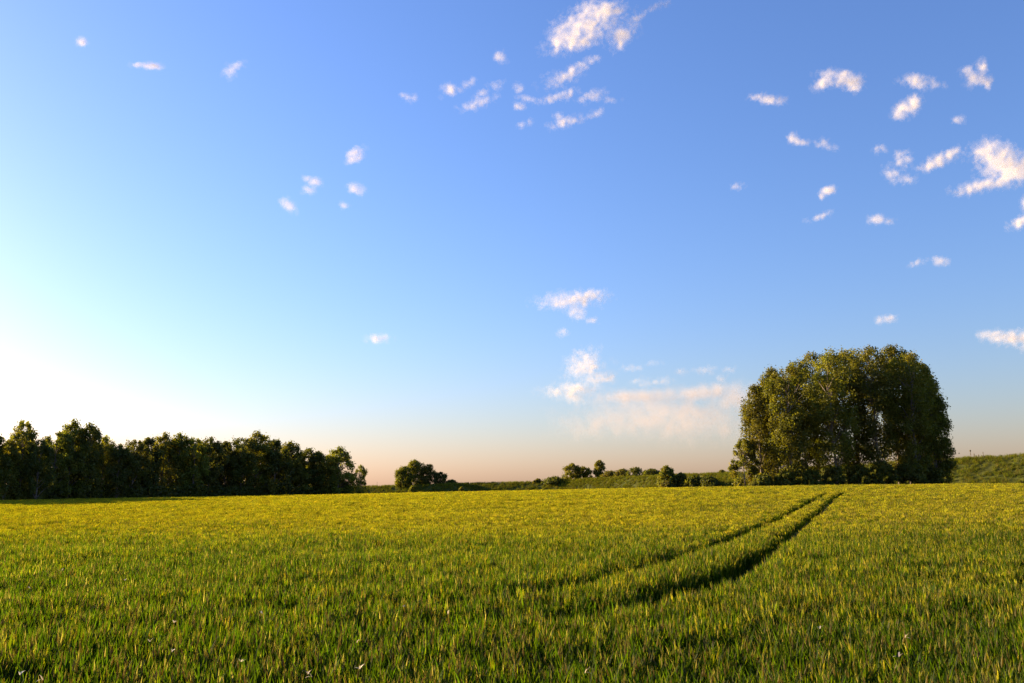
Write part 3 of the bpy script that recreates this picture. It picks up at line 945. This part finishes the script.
C = cloud
C('large torn white cloud at the top centre of the sky, biggest of the high ones', [(585, 24, 32, 20, 20), (562, 40, 18, 12, 30), (578, 44, 16, 7, 10), (605, 12, 22, 10, 5)], seed=1, thr=.47)
C('slanting bright cloud right against the large torn cloud at top centre', [(624, 35, 18, 9, 42), (636, 18, 10, 4, 40, .4)], seed=2)
C('faint wisp trailing up to the right from the top centre clouds', [(658, 6, 16, 3, 20, .5)], seed=3)
C('thin diagonal wisp below the large torn cloud', [(580, 66, 20, 5, 30, .6), (565, 76, 22, 8, 22, .7), (595, 60, 8, 3, 10, .6)], seed=4, thr=.48)
C('scattered streaky cloud with several small flecks left below the large torn cloud', [(450, 90, 10, 6, 10), (480, 103, 20, 5, 18), (470, 82, 8, 4, 40, .6), (482, 93, 8, 4, 40, .6), (497, 85, 8, 4, 20, .5)], seed=5, thr=.47)
C('streaky row of flecks in the middle under the diagonal wisp', [(519, 106, 7, 4, 0), (518, 88, 5, 4, 0, .7), (530, 99, 16, 3, -5, .6), (556, 98, 20, 4, 15, .7), (565, 94, 10, 4, 25)], seed=6)
C('short bright streak right of the row of flecks', [(592, 96, 15, 5, 18, .9), (610, 100, 8, 3, 0, .4)], seed=7)
C('lowest bright streak of the top centre group', [(566, 122, 20, 5, 15), (558, 116, 5, 4, 0, .7), (594, 114, 12, 4, 25, .5), (525, 124, 10, 4, 10, .4)], seed=8)
C('tiny oval cloud alone left of the top centre group', [(499, 57, 6, 6, -40, .9)], seed=9)
C('faint small flecks far left of the top centre group', [(411, 99, 7, 4, 0, .5), (404, 95, 5, 2, 0, .4)], seed=10)
C('arched white cloud at upper right, humped with a drooping left end', [(840, 78, 20, 8, -5), (822, 84, 11, 5, 25), (853, 84, 9, 8, 0)], seed=11, thr=.40)
C('small flat cloud with a bright middle left of the arched cloud', [(767, 99, 10, 5, -5), (781, 100, 6, 4, 0, .5), (756, 98, 8, 3, 0, .4)], seed=12)
C('pale oblong cloud right of the arched cloud', [(918, 82, 17, 7, -8), (938, 86, 12, 3, 5, .4)], seed=13, thr=.40)
C('upright wispy cloud near the upper right corner', [(982, 68, 5, 10, 0), (977, 80, 10, 8, 20, .8), (970, 72, 8, 8, 0, .5), (988, 82, 5, 7, 0)], seed=14, thr=.48)
C('curled bright cloud under the pale oblong cloud', [(906, 108, 13, 9, 25), (914, 104, 5, 10, 0), (897, 114, 6, 5, 0, .7)], seed=15, thr=.42)
C('tiny faint round puff left of the big curled cloud at the right edge', [(958, 120, 6, 4, 0, .7)], seed=16)
C('small bright comma cloud below the flat cloud', [(793, 138, 6, 5, -30), (801, 142, 8, 3, -5, .7)], seed=17)
C('faint wisp just right of the small comma cloud', [(824, 145, 15, 5, -10, .35)], seed=18)
C('faint broken tuft left of the slanted wedge cloud', [(903, 160, 9, 8, -40, .8), (893, 174, 12, 8, -20, .5), (908, 180, 8, 5, 0, .5), (880, 150, 7, 4, 0, .35)], seed=19, thr=.47)
C('slanted wedge cloud pointing to the big curled cloud', [(945, 157, 19, 6, 22), (930, 166, 14, 4, 15, .8)], seed=20, thr=.40)
C('biggest cloud at the right edge, creamy with a long hooked tail', [(998, 158, 24, 15, -10, 1.2), (1010, 172, 24, 13, 10, 1.2), (980, 186, 28, 6, 14, .9), (1030, 165, 14, 12, 0), (985, 150, 12, 8, 30, .8)], seed=21, thr=.37)
C('small tilted cap cloud alone under the comma cloud', [(827, 191, 8, 4, 25), (830, 190, 6, 4, 0), (821, 197, 3, 4, 30, .8)], seed=22, thr=.36)
C('thin straight streak below the small tilted cap cloud', [(819, 217, 14, 2.6, 22, .8)], seed=23, thr=.36)
C('small bright puff right of the thin straight streak', [(877, 219, 8, 4.5, 8), (888, 221, 7, 3, 0, .4)], seed=24)
C('faint dot of cloud left of the tilted cap cloud', [(737, 187, 7, 4, 10, .4)], seed=25)
C('slanted cloud cut by the right edge of the photo', [(1020, 222, 14, 5, 20), (1026, 205, 5, 8, 0, .6)], seed=26)
C('faint low flake, left one of a pair below the bright puff', [(917, 263, 9, 3.5, 15, .5)], seed=27)
C('small low flake, right and brighter one of a pair below the bright puff', [(941, 261, 8, 4, -10, .8)], seed=28)
C('tiny round white puff near the upper left corner', [(82, 42, 5, 4, 0, 1)], seed=29, thr=.36)
C('thin flat white dash near the upper left corner', [(152, 66, 12, 3, -4, 1), (138, 64.5, 10, 1.8, 0, .7)], seed=30, thr=.36)
C('faint hazy smudge right of the white dash', [(236, 67, 9, 5, 20, .5), (228, 72, 10, 7, 0, .2)], seed=31)
C('ring shaped small cloud at left centre, highest of a loose cluster', [(355, 152, 10, 4, 30), (352, 160, 8, 4, 20), (360, 157, 5, 4, 30, .7)], seed=32, thr=.40)
C('small split cloud of two flecks in the left cluster', [(314, 182, 7, 4, -10), (309, 190, 7, 4, 15, .8), (307, 178, 4, 3, 0, .5)], seed=33, thr=.40)
C('oval white cloud of the left cluster, rightmost one', [(357, 189, 9, 5.5, -20)], seed=34, thr=.36)
C('leaning oval cloud, lowest and leftmost of the left cluster', [(289, 205, 9, 5, -38)], seed=35, thr=.36)
C('tiny faint wisp under the oval cloud of the left cluster', [(344, 206, 4, 3, 0, .4)], seed=36)
C('lone flat cloud low in the left half of the sky', [(378, 338.5, 13, 4, 3)], seed=37, thr=.36)
C('spinning-top shaped cloud alone in the lower middle sky', [(570, 300, 32, 9, 4), (590, 296, 18, 6, 10), (577, 312, 8, 8, 0), (592, 321, 6, 4, 0, .6), (563, 333, 6, 4, 0, .5)], seed=38, thr=.38)
C('ragged white cloud piled in streaks above the pale bank in the lower middle sky', [(582, 362, 18, 12, 25, .8), (572, 390, 30, 8, 5), (600, 378, 18, 6, 5), (565, 396, 20, 6, -15, .8), (585, 370, 20, 8, 15, .8)], seed=39, thr=.43, stretch=1.4)
C('short thin flecks right of the ragged white cloud', [(632, 368, 10, 3, 0, .7), (654, 363, 8, 3, 10, .3), (638, 380, 10, 3, 20, .4), (662, 381, 14, 4, 5, .5), (645, 384, 7, 3, 10, .6)], seed=40, far=0.75)
C('faint row of flecks left of the top of the big tree clump', [(682, 372, 6, 3, 0, .6), (705, 370, 12, 4, 5, .6), (722, 378, 8, 4, 0, .4), (730, 370, 8, 3, 0, .3)], seed=41)
C('broad pale cloud bank low over the horizon left of the big tree clump', [(660, 412, 85, 20, 0), (635, 397, 42, 5, 3, 2.2), (706, 392, 42, 6, 5, 2.2), (600, 425, 50, 14, 0, .7), (690, 425, 70, 18, 0, .8), (740, 400, 30, 15, 0)], n=5200, size=6.0, mat=M_VEIL, far=1.25, deep=9.0, seed=42, thr=.30, stretch=2.0)
C('small pinkish streak high to the right of the clump top', [(886, 319, 12, 3.5, 8, .6)], seed=43)
C('grey based cloud cut by the right edge beside the clump', [(1010, 338, 22, 7, -3), (1030, 340, 14, 9, 0), (990, 335, 14, 4, 0, .5)], seed=44, thr=.37)
